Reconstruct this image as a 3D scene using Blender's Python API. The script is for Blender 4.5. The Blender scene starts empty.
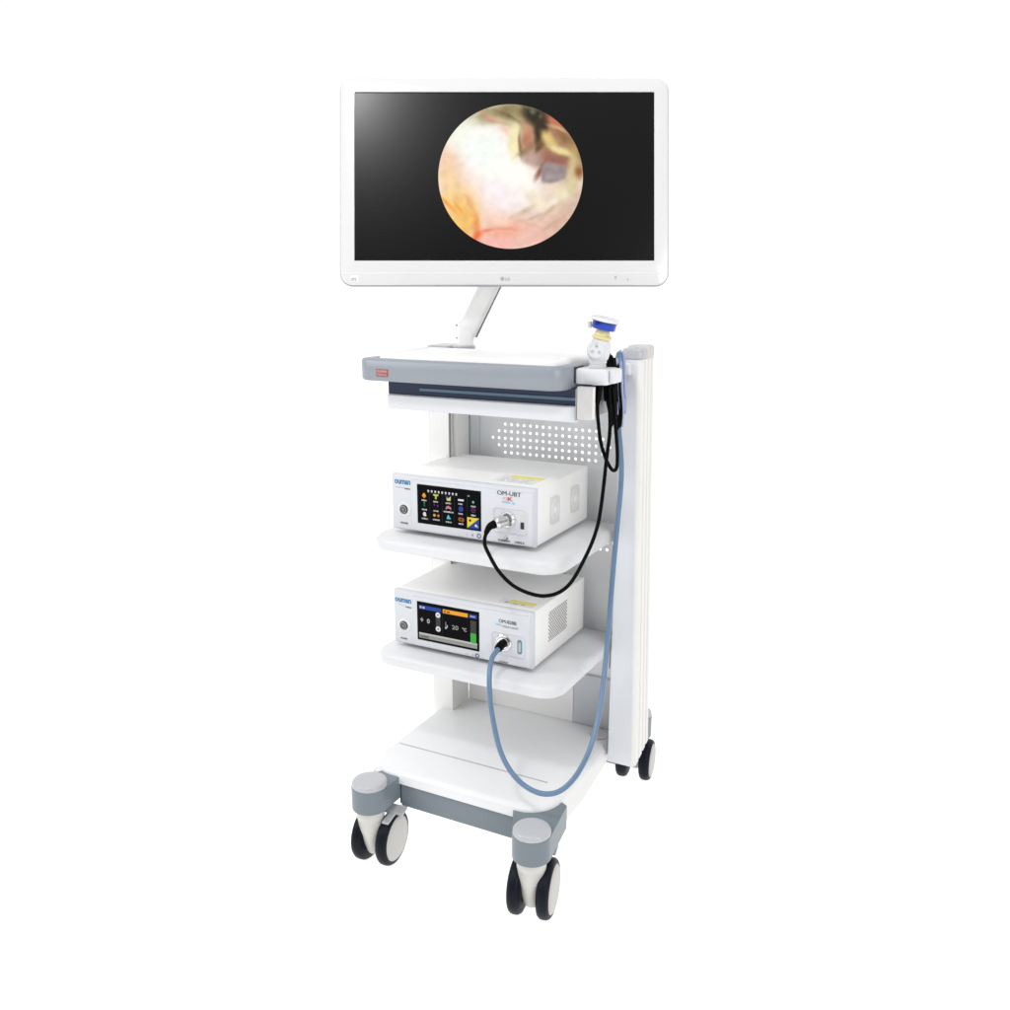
import bpy, bmesh, math, random
from mathutils import Vector, Matrix, noise
random.seed(4)
sc = bpy.context.scene
COL = sc.collection
PI = math.pi

# ------------------------------------------------------------------ materials
def lin(c):
    return tuple((x/12.92 if x <= .04045 else ((x+.055)/1.055)**2.4) for x in c)

def mat(name, col, rough=.4, metal=0., spec=.5, coat=0., bump=0., bscale=300., var=.0, emis=None, estr=0., vscale=9.):
    m = bpy.data.materials.new(name); m.use_nodes = True
    nt = m.node_tree; b = nt.nodes['Principled BSDF']
    b.inputs['Base Color'].default_value = (*col, 1)
    b.inputs['Roughness'].default_value = rough
    b.inputs['Metallic'].default_value = metal
    b.inputs['Specular IOR Level'].default_value = spec
    b.inputs['Coat Weight'].default_value = coat
    b.inputs['Coat Roughness'].default_value = .08
    tc = nt.nodes.new('ShaderNodeTexCoord')
    if var > 0:
        n = nt.nodes.new('ShaderNodeTexNoise'); n.inputs['Scale'].default_value = vscale; n.inputs['Detail'].default_value = 5
        nt.links.new(tc.outputs['Object'], n.inputs['Vector'])
        mr = nt.nodes.new('ShaderNodeMapRange'); mr.inputs[1].default_value = .3; mr.inputs[2].default_value = .7
        mr.inputs[3].default_value = 1-var; mr.inputs[4].default_value = 1+var
        nt.links.new(n.outputs['Fac'], mr.inputs[0])
        vm = nt.nodes.new('ShaderNodeVectorMath'); vm.operation = 'SCALE'
        vm.inputs[0].default_value = col
        nt.links.new(mr.outputs[0], vm.inputs['Scale']); nt.links.new(vm.outputs[0], b.inputs['Base Color'])
        mr2 = nt.nodes.new('ShaderNodeMapRange'); mr2.inputs[3].default_value = rough*.85; mr2.inputs[4].default_value = min(1, rough*1.2)
        nt.links.new(n.outputs['Fac'], mr2.inputs[0]); nt.links.new(mr2.outputs[0], b.inputs['Roughness'])
    if bump > 0:
        n2 = nt.nodes.new('ShaderNodeTexNoise'); n2.inputs['Scale'].default_value = bscale; n2.inputs['Detail'].default_value = 3
        nt.links.new(tc.outputs['Object'], n2.inputs['Vector'])
        bp = nt.nodes.new('ShaderNodeBump'); bp.inputs['Strength'].default_value = bump; bp.inputs['Distance'].default_value = .001
        nt.links.new(n2.outputs['Fac'], bp.inputs['Height']); nt.links.new(bp.outputs[0], b.inputs['Normal'])
    if emis:
        b.inputs['Emission Color'].default_value = (*emis, 1); b.inputs['Emission Strength'].default_value = estr
    return m

M = {}
M['white']   = mat('white_powder_coat', (.83, .83, .83), .42, bump=.12, bscale=900, var=.015)
M['shelf'] = mat('satin_white_shelf_plastic', (.68, .685, .70), .34, bump=.06, bscale=900, var=.015)
M['deck'] = mat('satin_white_deck_plastic', (.765, .77, .775), .34, bump=.06, bscale=900, var=.015)
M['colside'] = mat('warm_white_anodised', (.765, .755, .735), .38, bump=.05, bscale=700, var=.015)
M['arm'] = mat('bright_white_enamel', (.92, .92, .91), .35, var=.01)
M['fan'] = mat('blush_grey_grille', (.72, .70, .69), .5)
M['rearbox'] = mat('grey_rear_cover', (.60, .62, .65), .4, var=.02)
M['warm']    = mat('warm_white_powder_coat', (.91, .905, .89), .4, bump=.12, bscale=900, var=.015)
M['plastic'] = mat('white_moulded_plastic', (.67, .68, .705), .3, bump=.05, bscale=1200, var=.015)
M['bezel']   = mat('pale_grey_front_plastic', (.61, .625, .66), .33, bump=.05, bscale=1200, var=.015)
M['monitor'] = mat('gloss_white_plastic', (.71, .71, .71), .18, coat=.2, var=.008)
M['column']  = mat('cool_white_aluminium', (.69, .71, .74), .35, var=.02, bump=.05)
M['panel']   = mat('pale_grey_steel_sheet', (.85, .86, .865), .45, bump=.08, bscale=800, var=.02)
M['traygrey']= mat('light_blue_grey_plastic', (.265, .29, .325), .32, bump=.08, bscale=900, var=.03)
M['basegrey']= mat('mid_blue_grey_plastic', (.165, .20, .225), .34, bump=.1, bscale=900, var=.04)
M['cap']     = mat('grey_cap_plastic', (.46, .47, .49), .2, bump=.06, var=.02)
M['fork']    = mat('cream_nylon', (.62, .61, .57), .38, bump=.1, var=.03)
M['disc']    = mat('stone_plastic', (.49, .48, .46), .4, bump=.1, var=.03)
M['tyre']    = mat('dark_navy_rubber', (.0045, .006, .013), .45, bump=.2, bscale=500, var=.2, spec=.16)
M['navy']    = mat('dark_navy_plastic', (.008, .02, .055), .35, var=.1)
M['navylight'] = mat('muted_blue', (.10, .165, .24), .35, var=.1)
M['steel']   = mat('brushed_steel', (.72, .71, .70), .28, metal=1, var=.06, vscale=30)
M['chrome']  = mat('polished_steel', (.75, .75, .76), .14, metal=1)
M['darkmetal'] = mat('dark_metal', (.10, .10, .11), .3, metal=.8)
M['black']   = mat('black_rubber', (.0012, .0012, .0015), .5, spec=.07)
M['violet']  = mat('dark_violet_rubber', (.03, .03, .07), .38)
M['blue']    = mat('steel_blue_silicone', (.12, .20, .315), .32, bump=.1, bscale=400, var=.05)
M['lavender']= mat('pale_lavender_tube', (.36, .40, .60), .3)
M['camblue'] = mat('royal_blue_anodised', (.003, .04, .38), .14, metal=.5, coat=.4)
M['tan']     = mat('cream_yellow_plastic', (.76, .66, .33), .35, var=.03)
M['ink']     = mat('dark_print', (.03, .03, .035), .5)
M['inkgrey'] = mat('grey_print', (.30, .31, .32), .5)
M['inkblue'] = mat('blue_print', (.015, .16, .36), .5)
M['inkpurple'] = mat('violet_print', (.08, .08, .34), .5)
M['inkcyan'] = mat('sky_blue_print', (.10, .42, .68), .5)
M['inkred']  = mat('red_print', (.62, .03, .04), .5)
M['inkbrick']= mat('brick_red_print', (.33, .07, .075), .5)
M['inkpink'] = mat('pink_print', (.62, .42, .40), .5)
M['yellow']  = mat('yellow_label', (.80, .72, .18), .5)
M['paper']   = mat('silver_label', (.80, .80, .79), .4)
M['groove']  = mat('shadow_gap_gasket', (.20, .20, .20), .6)
M['grille']  = mat('pale_grey_grille', (.60, .585, .565), .5)
M['slot']    = mat('dark_vent_slot', (.13, .11, .10), .7)
M['usb']     = mat('dark_port', (.015, .015, .02), .3)
M['teal']    = mat('teal_port', (.12, .24, .25), .3)
def screenmat(name, rough=.2, spec=.2):
    return mat(name, (.0008, .0008, .0008), rough, spec=spec)
M['screen']  = screenmat('monitor_lcd_glass', .23, .36)
M['lcd']     = mat('touch_lcd_glass', (.002, .002, .003), .25, spec=.05)
def glow(name, c, s=1.):
    c = lin(c)
    return mat(name, tuple(x*.02 for x in c), .4, spec=.1, emis=c, estr=s*.88)
for n, c in dict(white=(.93,.93,.93), grey=(.27,.27,.27), silver=(.62,.62,.60), orange=(.93,.60,.25), amber=(.98,.68,.22), blue=(.18,.30,.66), cyan=(.35,.80,.85),
                 green=(.28,.70,.28), yellow=(.95,.86,.25), pink=(.80,.50,.60), teal=(.15,.42,.35), purple=(.42,.20,.48), lime=(.78,.82,.35), brown=(.60,.36,.22), royal=(.16,.30,.62), black=(.02,.02,.02), lightgrey=(.80,.80,.79)).items():
    M['g_'+n] = glow('lit_'+n+'_pixels', c)

# floor: glow added so contact shadows wash out to white
fm = mat('white_glowing_floor', (.35, .35, .35), .6, emis=(1, 1, 1), estr=.93)
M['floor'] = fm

# ------------------------------------------------------------------ mesh helpers
class B:
    def __init__(s): s.bm = bmesh.new(); s.mi = 0
    def m(s, i): s.mi = i; return s
    def face(s, vs):
        try:
            f = s.bm.faces.new(vs); f.material_index = s.mi; return f
        except ValueError: return None
    def loft(s, loops, cap0=True, cap1=True, closed=True):
        L = [[s.bm.verts.new(p) for p in lp] for lp in loops]
        n = len(L[0])
        for a, b in zip(L, L[1:]):
            for i in range(n if closed else n-1):
                j = (i+1) % n
                s.face([a[i], a[j], b[j], b[i]])
        if cap0: s.face(L[0][::-1])
        if cap1: s.face(L[-1])
        return s
    def box(s, x0, x1, y0, y1, z0, z1):
        return s.loft([[(x0,y0,z0),(x1,y0,z0),(x1,y1,z0),(x0,y1,z0)], [(x0,y0,z1),(x1,y0,z1),(x1,y1,z1),(x0,y1,z1)]])
    def prism(s, poly, z0, z1):
        return s.loft([[(x,y,z0) for x,y in poly], [(x,y,z1) for x,y in poly]])
    def prism_y(s, poly, y0, y1):      # polygon in x,z pushed along y
        return s.loft([[(x,y1,z) for x,z in poly], [(x,y0,z) for x,z in poly]])
    def prism_x(s, poly, x0, x1):      # polygon in y,z
        return s.loft([[(x0,y,z) for y,z in poly], [(x1,y,z) for y,z in poly]])
    def revolve(s, p0, axis, prof, n=40, cap=True):
        p0 = Vector(p0); a = Vector(axis).normalized()
        t = a.orthogonal().normalized(); b = a.cross(t)
        loops = [[tuple(p0 + a*h + (t*math.cos(2*PI*i/n) + b*math.sin(2*PI*i/n))*max(r, 1e-5)) for i in range(n)] for h, r in prof]
        return s.loft(loops, cap, cap)
    def tube(s, pts, r, n=12, closed=False, sub=8, r1=None):
        P = spline(pts, sub, closed)
        m = len(P); loops = []
        T = [(P[(i+1) % m if closed else min(i+1, m-1)] - P[(i-1) % m if closed else max(i-1, 0)]).normalized() for i in range(m)]
        u = T[0].orthogonal().normalized()
        for i in range(m):
            u = (u - T[i]*u.dot(T[i])).normalized(); v = T[i].cross(u)
            rr = r if r1 is None else r + (r1-r)*i/(m-1)
            loops.append([tuple(P[i] + (u*math.cos(2*PI*k/n) + v*math.sin(2*PI*k/n))*rr) for k in range(n)])
        if closed: loops.append(loops[0])
        s.loft(loops, not closed, not closed)
        if closed: bmesh.ops.remove_doubles(s.bm, verts=s.bm.verts, dist=1e-6)
        return s
    def text(s, txt, loc, size, xdir=(1,0,0), ydir=(0,0,1), width=None, ext=.0002, bold=0., shear=0.):
        c = bpy.data.curves.new('t', 'FONT'); c.body = txt; c.size = 1; c.resolution_u = 3
        c.offset = bold; c.shear = shear
        o = bpy.data.objects.new('t', c)
        me = o.to_mesh()
        xs = [v.co.x for v in me.vertices]; ys = [v.co.y for v in me.vertices]
        w = max(xs)-min(xs); h = max(ys)-min(ys); x0 = min(xs); y0 = min(ys)
        sy = size/h; sx = (width/w) if width else sy
        X = Vector(xdir); Y = Vector(ydir); Z = X.cross(Y); L = Vector(loc)
        for lift in (ext,):
            vs = [s.bm.verts.new(L + X*((v.co.x-x0)*sx) + Y*((v.co.y-y0)*sy) + Z*lift) for v in me.vertices]
            for p in me.polygons: s.face([vs[i] for i in p.vertices])
        o.to_mesh_clear(); bpy.data.objects.remove(o); bpy.data.curves.remove(c)
        return s
    def obj(s, name, mats, parent=None, bevel=0., seg=3, ang=35, recalc=True):
        bm = s.bm
        if recalc: bmesh.ops.recalc_face_normals(bm, faces=bm.faces)
        off = Vector((0, 0, 0))
        if parent is not None: off = world_off(parent)
        if off.length: bmesh.ops.translate(bm, verts=bm.verts, vec=-off)
        me = bpy.data.meshes.new(name); bm.to_mesh(me); bm.free()
        for k in (mats if isinstance(mats, (list, tuple)) else [mats]): me.materials.append(M[k] if isinstance(k, str) else k)
        for p in me.polygons: p.use_smooth = True
        me.set_sharp_from_angle(angle=math.radians(ang))
        o = bpy.data.objects.new(name, me); COL.objects.link(o)
        if parent is not None: o.parent = parent
        if bevel > 0:
            md = o.modifiers.new('edge', 'BEVEL'); md.width = bevel; md.segments = seg; md.limit_method = 'ANGLE'
            md.angle_limit = math.radians(ang); md.harden_normals = True
        return o

def world_off(o):
    v = Vector((0, 0, 0))
    while o is not None:
        if o.get('local'): return Vector((0, 0, 0))
        v += o.location; o = o.parent
    return v

def spline(pts, sub=8, closed=False):
    P = [Vector(p) for p in pts]; n = len(P); out = []
    rng = range(n) if closed else range(n-1)
    for i in rng:
        g = (lambda k: P[k % n]) if closed else (lambda k: P[max(0, min(n-1, k))])
        a, b, c, d = g(i-1), g(i), g(i+1), g(i+2)
        for k in range(sub):
            t = k/sub
            out.append(.5*((2*b) + (c-a)*t + (2*a-5*b+4*c-d)*t*t + (3*b-a-3*c+d)*t**3))
    if not closed: out.append(P[-1])
    return out

def rrect(x0, x1, y0, y1, rf, rb, ins, z, n=10):
    """rounded rectangle outline, front (low y) radius rf, back radius rb, moved in by ins"""
    out = []
    for cx, cy, r, a0 in ((x0+rf, y0+rf, rf, PI), (x1-rf, y0+rf, rf, 1.5*PI), (x1-rb, y1-rb, rb, 0), (x0+rb, y1-rb, rb, .5*PI)):
        for k in range(n+1):
            a = a0 + k/n*PI/2; q = max(r-ins, .0005)
            c_x = cx if r > ins else cx + (r-ins)*0
            out.append((cx + q*math.cos(a), cy + q*math.sin(a), z))
    return out

def thing(name, label, cat, loc, group=None):
    o = bpy.data.objects.new(name, None); COL.objects.link(o); o.location = loc
    o.empty_display_size = .05
    o['label'] = label; o['category'] = cat
    if group: o['group'] = group
    return o

# ------------------------------------------------------------------ setting
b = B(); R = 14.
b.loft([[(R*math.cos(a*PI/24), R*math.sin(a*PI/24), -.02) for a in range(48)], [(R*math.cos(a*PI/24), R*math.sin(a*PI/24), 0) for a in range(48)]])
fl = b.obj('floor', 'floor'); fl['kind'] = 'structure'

# ------------------------------------------------------------------ trolley
cart = thing('medical_trolley', 'tall white equipment trolley with grey tray edge, two shelves and four twin castors', 'trolley', (.02, .12, 0))

SX0, SX1 = -.202, .243
def slab(name, zt, zb, y0, y1, x0=SX0, x1=SX1, rf=.05, m='shelf', lip=.009, drop=.0065):
    b = B()
    b.loft([rrect(x0,x1,y0,y1,rf,.012,.004,zb), rrect(x0,x1,y0,y1,rf,.012,0,zb+.003), rrect(x0,x1,y0,y1,rf,.012,0,zt-drop),
            rrect(x0,x1,y0,y1,rf,.012,.003,zt-drop+.003), rrect(x0,x1,y0,y1,rf,.012,lip*.75,zt-.0015), rrect(x0,x1,y0,y1,rf,.012,lip,zt)])
    return b.obj(name, m, cart, ang=50)
s1 = slab('shelf', .713, .6855, -.052, .30)
s2 = slab('shelf', .4520, .4255, -.052, .30)
# base deck with raised front ledge
base = slab('base_deck', .205, .1745, -.096, .345, x0=-.198, x1=.247, rf=.07, m='deck', lip=.012, drop=.009)
b = B(); b.box(-.178, .197, .012, .016, .2051, .2056); b.obj('groove', 'cap', base)
# skirt under the deck
b = B(); b.prism_x([(-.07,.128),(-.07,.176),(.30,.176),(.30,.165),(.10,.13)], .225, .243); b.obj('base_skirt', 'colside', cart, .002)
b = B(); b.prism_x([(-.07,.128),(-.07,.176),(.30,.176),(.30,.165),(.10,.13)], -.196, -.178); b.obj('base_skirt', 'colside', cart, .002)
b = B(); b.box(-.107, .168, -.09, -.06, .122, .1755); b.obj('front_bar', 'basegrey', cart, .0015)
b = B(); b.box(-.1085, -.1068, -.0915, -.062, .128, .1757); b.obj('bar_seam', 'usb', cart)
b = B(); b.box(.1672, .1690, -.0915, -.062, .128, .1757); b.obj('bar_seam', 'usb', cart)
b = B(); b.box(-.175, .222, -.05, .29, .14, .1755); b.obj('chassis', 'warm', cart, .002)

# columns
def column(bot, top, z0, z1, inner, m):
    b = B(); s = 1 if inner < 0 else -1
    def prof(r_, z, slope):
        x0, x1, y0, y1 = r_
        xo = x1 if s > 0 else x0; xi = x0 if s > 0 else x1
        D = y1-y0; g = []
        for f in (.30, .56, .80):
            g += [(xo, y0+D*f-.0035), (xo-s*.004, y0+D*f-.002), (xo-s*.004, y0+D*f+.002), (xo, y0+D*f+.0035)]
        rr = .012
        P = [(xi, y0), (xo-s*rr, y0)] + [(xo-s*rr+s*rr*math.sin(a*PI/12), y0+rr-rr*math.cos(a*PI/12)) for a in range(1, 6)] + g + [(xo, y1), (xi, y1)]
        return [(x, y, z + max(0, y-y0)*slope) for x, y in P]
    b.loft([prof(bot, z0, .35), prof(top, z1, 0)])
    o = b.obj('column', [m, 'colside'], cart, .0015, 2)
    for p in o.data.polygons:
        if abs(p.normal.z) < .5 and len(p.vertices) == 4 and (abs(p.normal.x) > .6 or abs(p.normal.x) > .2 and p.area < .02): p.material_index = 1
    return o
colR = column((.2545,.3215,.213,.299), (.2620,.304,.213,.292), .172, 1.085, -1, 'column')
b = B(); b.loft([rrect(.2605,.3055,.2115,.2465,.010,.003,0,1.0855), rrect(.2605,.3055,.2115,.2465,.010,.003,0,1.102), rrect(.2605,.3055,.2115,.2465,.010,.003,.004,1.106)]); b.obj('column_cap', 'cap', colR, ang=50)
b = B(); b.loft([rrect(.2605,.3055,.2472,.2935,.003,.01,0,1.0855), rrect(.2605,.3055,.2472,.2935,.003,.01,0,1.106), rrect(.2605,.3055,.2472,.2935,.003,.01,.004,1.110)]); b.obj('column_cap', 'grille', colR, ang=50)
q = (-.216, -.156, .215, .295)
colL = column(q, q, .172, 1.075, 1, 'warm')
b = B(); b.loft([rrect(-.217,-.155,.214,.296,.012,.004,0,1.0755), rrect(-.217,-.155,.214,.296,.012,.004,0,1.091), rrect(-.217,-.155,.214,.296,.012,.004,.005,1.097)]); b.obj('column_cap', 'cap', colL, ang=50)
b = B(); b.box(-.1555, -.153, .216, .2185, .43, 1.06); b.obj('gasket', 'groove', colL)
b = B(); b.box(-.151, -.1475, .2945, .298, .43, 1.06); b.obj('gasket', 'groove', colL)
b = B(); b.box(-.1555, -.147, .234, .2938, .43, 1.062); b.obj('cable_channel', 'warm', colL, .001)
b = B(); b.box(-.1465, -.122, .2945, .3015, .43, 1.062); b.obj('side_rail', 'column', cart, .0015)
b = B(); b.box(-.1555, .132, .2945, .3005, .2055, .428); b.obj('lower_back_cover', 'warm', cart, .001)
b = B(); b.box(.2520, .2543, .2135, .2165, .40, .47); b.obj('gasket', 'groove', colR)
b = B(); b.box(.2520, .2543, .2135,.2165,.19,.235); b.obj('gasket', 'groove', colR)
b = B(); b.box(.262, .286, .196, .2128, 1.053, 1.078); b.obj('cable_hook', 'plastic', colR, .004)

# perforated back panel
def perforated():
    b = B(); x0, x1, z0, z1, y = -.155, .255, .206, 1.04, .302
    p = .0163; rad = .0037
    ox = -.0553; groups = [.915, .712]
    holes = {}
    for gz in groups:
        for r in range(5) if gz > .8 else (3, 4):
            e = (0, 1, 2, 1, 0)[r]
            for c in range(-e, 15+e+(2 if gz < .8 else 0)): holes[(round((ox+c*p-x0)/p*1000), round((gz-r*p*1.02)*1e4))] = (ox+c*p, gz-r*p*1.02)
    cx = sorted({round(h[0], 5) for h in holes.values()}); cz = sorted({round(h[1], 5) for h in holes.values()})
    hs = {(round(h[0], 5), round(h[1], 5)) for h in holes.values()}
    h_ = p*.5; v_ = p*1.02*.5
    xs = [(x0, cx[0]-h_, None)] + [(c-h_, c+h_, c) for c in cx] + [(cx[-1]+h_, x1, None)]
    zs = []; last = z0
    for c in cz:
        if c-v_-last > 1e-4: zs.append((last, c-v_, None))
        zs.append((c-v_, c+v_, c)); last = c+v_
    zs.append((last, z1, None))
    cache = {}
    def V(x, z, yy):
        k = (round(x, 4), round(z, 4), yy)
        if k not in cache: cache[k] = b.bm.verts.new((x, yy, z))
        return cache[k]
    for xa, xb, xc in xs:
        if xb-xa < 1e-5: continue
        for za, zb, zc in zs:
            if xc is not None and zc is not None and (xc, zc) in hs:
                ring = []
                n = 16
                pts = [(xc+rad*math.cos(2*PI*k/n+PI/4), zc+rad*math.sin(2*PI*k/n+PI/4)) for k in range(n)]
                cor = [(xb, zb), (xa, zb), (xa, za), (xb, za)]
                f_ = [b.bm.verts.new((q[0], y, q[1])) for q in pts]
                bk = [b.bm.verts.new((q[0], y+.002, q[1])) for q in pts]
                for q in range(4):
                    c0 = V(*cor[q], y); c1 = V(*cor[(q+1) % 4], y)
                    seg = [f_[(q*4+k) % n] for k in range(5)]
                    b.face([c0] + seg + [c1])
                for k in range(n): b.face([f_[k], bk[k], bk[(k+1) % n], f_[(k+1) % n]])
            else:
                b.face([V(xa, za, y), V(xb, za, y), V(xb, zb, y), V(xa, zb, y)])
    return b.obj('back_panel', 'panel', cart, ang=30)
perforated()
b = B()
for z in (.378, .362): b.revolve((.183, .3018, z), (0,-1,0), [(0,.0022),(.001,.002)], 12)
b.obj('panel_screw', 'ink', cart)
b = B(); b.box(.1325, .253, .2945, .3005, .206, .334); b.obj('rear_box', 'rearbox', cart, .002)
# round cable grommet behind the lower shelf
b = B(); b.revolve((.215,.262,.2056),(0,0,1),[(0,.022),(.003,.022),(.0045,.019),(.0035,.012)],32); b.obj('cable_grommet', 'grille', cart)
# small bright lever seen at the left under the lower shelf
b = B(); b.tube([(-.150,.20,.40),(-.150,.16,.395)], .003, 8); b.obj('shelf_bracket', 'cap', cart)

# ---- top tray
TX0, TX1, TY0, TY1 = -.2235, .2400, -.042, .208
def ring_edge(x0, x1, y0, y1, rf, z0, z1, w):
    b = B()
    b.loft([rrect(x0,x1,y0,y1,rf,.02,w,z0), rrect(x0,x1,y0,y1,rf,.02,.003,z0), rrect(x0,x1,y0,y1,rf,.02,0,z0+.004), rrect(x0,x1,y0,y1,rf,.02,0,z1-.004),
            rrect(x0,x1,y0,y1,rf,.02,.003,z1), rrect(x0,x1,y0,y1,rf,.02,w*.7,z1+.001), rrect(x0,x1,y0,y1,rf,.02,w,z1-.001)], False, False)
    return b
tray = ring_edge(TX0, TX1, TY0, TY1, .035, 1.042, 1.086, .028).obj('tray', 'traygrey', cart, ang=60)
b = B(); b.loft([rrect(TX0,TX1,TY0,TY1,.035,.02,.0275,1.044), rrect(TX0,TX1,TY0,TY1,.035,.02,.0275,1.0845)]); b.obj('tray_floor', 'white', tray)
b = B(); X0,X1,Y0,Y1 = -.196,.216,-.014,.19
b.loft([rrect(X0,X1,Y0,Y1,.03,.015,0,1.0846), rrect(X0,X1,Y0,Y1,.03,.015,.001,1.090), rrect(X0,X1,Y0,Y1,.03,.015,.006,1.0945), rrect(X0,X1,Y0,Y1,.03,.015,.014,1.0960), rrect(X0,X1,Y0,Y1,.03,.015,.022,1.0945)])
b.obj('tray_pad', 'white', tray, ang=60)
b = B()
b.m(0).box(-.1705,-.1425,-.0428,-.0419,1.0515,1.0665); b.m(1)
b.text('OUMAN', (-.1685,-.0430,1.0600), .0050, width=.0240, bold=.02)
b.text('MEDICAL', (-.1685,-.0430,1.0535), .0045, width=.0240, bold=.01)
b.obj('brand_badge', ['inkbrick', 'inkpink'], tray)

# ---- drawer under the tray
b = B(); b.loft([rrect(-.180,.256,.0,.20,.012,.004,0,.9805), rrect(-.180,.256,.0,.20,.012,.004,0,1.0085), rrect(-.180,.256,.0,.20,.012,.004,.004,1.0105)]); dr = b.obj('drawer', 'plastic', cart, .001, ang=50)
b = B(); b.box(-.178, .2535, .010, .2, 1.0106, 1.0415); b.obj('drawer_cavity', 'navy', dr)
b = B(); b.box(-.10, .256, .0075, .0098, 1.0205, 1.0265); b.obj('drawer_strip', 'navylight', dr, .001)  # muted blue strip across the dark gap
b = B(); b.box(-.215, .238, .012, .205, 1.0416, 1.0419); b.obj('tray_underside', 'traygrey', tray)
b = B(); b.box(.2585, .290, -.010, .004, .989, 1.050); b.obj('holder_bracket', 'steel', cart, .001)
b = B(); b.box(.2567, .2583, -.0115, .004, .987, 1.046); b.obj('bracket_edge', 'inkgrey', cart)

# ---- scope holder
b = B()
b.loft([rrect(.2415,.3065,.018,.078,.006,.006,.002,1.0515), rrect(.2415,.3065,.018,.078,.006,.006,0,1.0535), rrect(.2415,.3065,.018,.078,.006,.006,0,1.0775), rrect(.2415,.3065,.018,.078,.006,.006,.003,1.0805)])
b.loft([rrect(.3068,.3175,.027,.070,.004,.004,.001,1.0545), rrect(.3068,.3175,.027,.070,.004,.004,0,1.056), rrect(.3068,.3175,.027,.070,.004,.004,0,1.078), rrect(.3068,.3175,.027,.070,.004,.004,.003,1.0805)])
b.obj('scope_holder', 'plastic', cart, ang=45)
b = B(); b.box(.2400,.2414,.0178,.06,1.0535,1.0835); b.obj('holder_clip', 'darkmetal', cart)

# ---- casters
def wheel(cx, cy, ang, side, R=.060):
    ax = Vector((math.cos(ang), math.sin(ang), 0))*side
    c = Vector((cx, cy, R)) + ax*.0185
    b = B()
    b.m(0).revolve(c, ax, [(-.004,.02),(-.003,R*.80),(.0,R*.93),(.005,R*.99),(.012,R),(.018,R*.985),(.022,R*.94),(.0245,R*.86),(.024,R*.815)], 56, False)
    b.m(1).revolve(c, ax, [(.021,R*.82),(.0235,R*.815),(.0262,R*.76),(.0272,R*.6),(.0276,R*.3),(.0276,.0005)], 56)
    return b
def caster(cx, cy, ang, trail=(0, 0), front=True, R=.060):
    px, py = cx+trail[0], cy+trail[1]
    f = B()
    # stem and fork body between the wheels: loft of ellipses
    loops = []
    for z, rx, ry, t in ((.150,.0305,.030,0), (.125,.030,.030,0), (.118,.0295,.0295,.0), (.117,.0288,.0288,.0), (.09,.0265,.028,.1), (.06,.0225,.025,.25), (.036,.0175,.019,.35), (.030,.014,.015,.35)):
        mx, my = cx+trail[0]*t, cy+trail[1]*t
        loops.append([(mx + rx*math.cos(a)*math.cos(ang) - ry*math.sin(a)*math.sin(ang), my + rx*math.cos(a)*math.sin(ang) + ry*math.sin(a)*math.cos(ang), z) for a in [2*PI*k/32 for k in range(32)]])
    f.loft(loops[::-1])
    fo = f.obj('caster', 'fork', cart, ang=50)
    ax = Vector((math.cos(ang), math.sin(ang), 0)); back = Vector((-math.sin(ang), math.cos(ang), 0))
    b = B(); b.revolve(Vector((px,py,R))-ax*.035, ax, [(0,.009),(.07,.009)], 20); b.obj('axle', 'darkmetal', fo)
    for sd in (-1, 1): wheel(px, py, ang, sd, R).obj('wheel', ['tyre', 'disc'], fo, ang=40)
    # brake pedal
    b = B()
    P = Vector((cx, cy, 0)) + (back*.034 + ax*.040 if cx < 0 else back*.058 + ax*.012)
    q = [P-ax*.026-back*.012+Vector((0,0,.118)), P+ax*.026-back*.012+Vector((0,0,.118)), P+ax*.026+back*.012+Vector((0,0,.124)), P-ax*.026+back*.012+Vector((0,0,.124))]
    b.loft([[tuple(v) for v in q], [tuple(v+Vector((0,0,.006))) for v in q]])
    q = [P-ax*.008-back*.045+Vector((0,0,.112)), P+ax*.008-back*.045+Vector((0,0,.112)), P+ax*.008+Vector((0,0,.119)), P-ax*.008+Vector((0,0,.119))]
    b.loft([[tuple(v) for v in q], [tuple(v+Vector((0,0,.006))) for v in q]])
    if front: b.obj('brake_pedal', 'cap', fo, .002)
    else: b.bm.free()
    return fo
def hull2(pts):
    pts = sorted(set(pts)); 
    def half(P):
        o = []
        for p in P:
            while len(o) > 1 and (o[-1][0]-o[-2][0])*(p[1]-o[-2][1])-(o[-1][1]-o[-2][1])*(p[0]-o[-2][0]) <= 0: o.pop()
            o.append(p)
        return o
    a = half(pts); c = half(pts[::-1]); return a[:-1]+c[:-1]
def housing(cx, cy, extra, z0=.1410, z1=.1935, r=.0390, lift=.0):
    circ = [(round(cx+r*math.cos(k*PI/24),5), round(cy+r*math.sin(k*PI/24),5)) for k in range(48)]
    h = hull2(circ+extra)
    b = B(); b.prism(h, z0, z1)
    ho = b.obj('caster_housing', 'basegrey', cart, .0018, 3, ang=30)
    b = B(); b.revolve((cx,cy,z1), (0,0,1), [(.0002,r*.97),(.006,r*.97),(.0095,r*.93),(.0115,r*.84),(.012,r*.5),(.0117,.001)], 56); b.obj('housing_cap', 'cap', ho, ang=50)
    return ho
housing(-.146, -.150, [(-.1075,-.0905),(-.1075,-.062),(-.155,-.085)])
housing(.240, -.150, [(.1685,-.0905),(.1685,-.062),(.262,-.03),(.2435,-.02)])
caster(-.146, -.150, math.radians(6), (.004, .026))
caster(.240, -.150, math.radians(11), (-.005, .021))
housing(-.150, .452, [(-.175,.36),(-.11,.36)], .130, .185, .038)
housing(.239, .458, [(.19,.36),(.262,.36)], .124, .180, .036)
b = B(); b.prism([(-.17,.27),(-.115,.27),(-.115,.385),(-.17,.385)], .135, .17); b.obj('rear_outrigger', 'basegrey', cart, .002)
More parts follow.
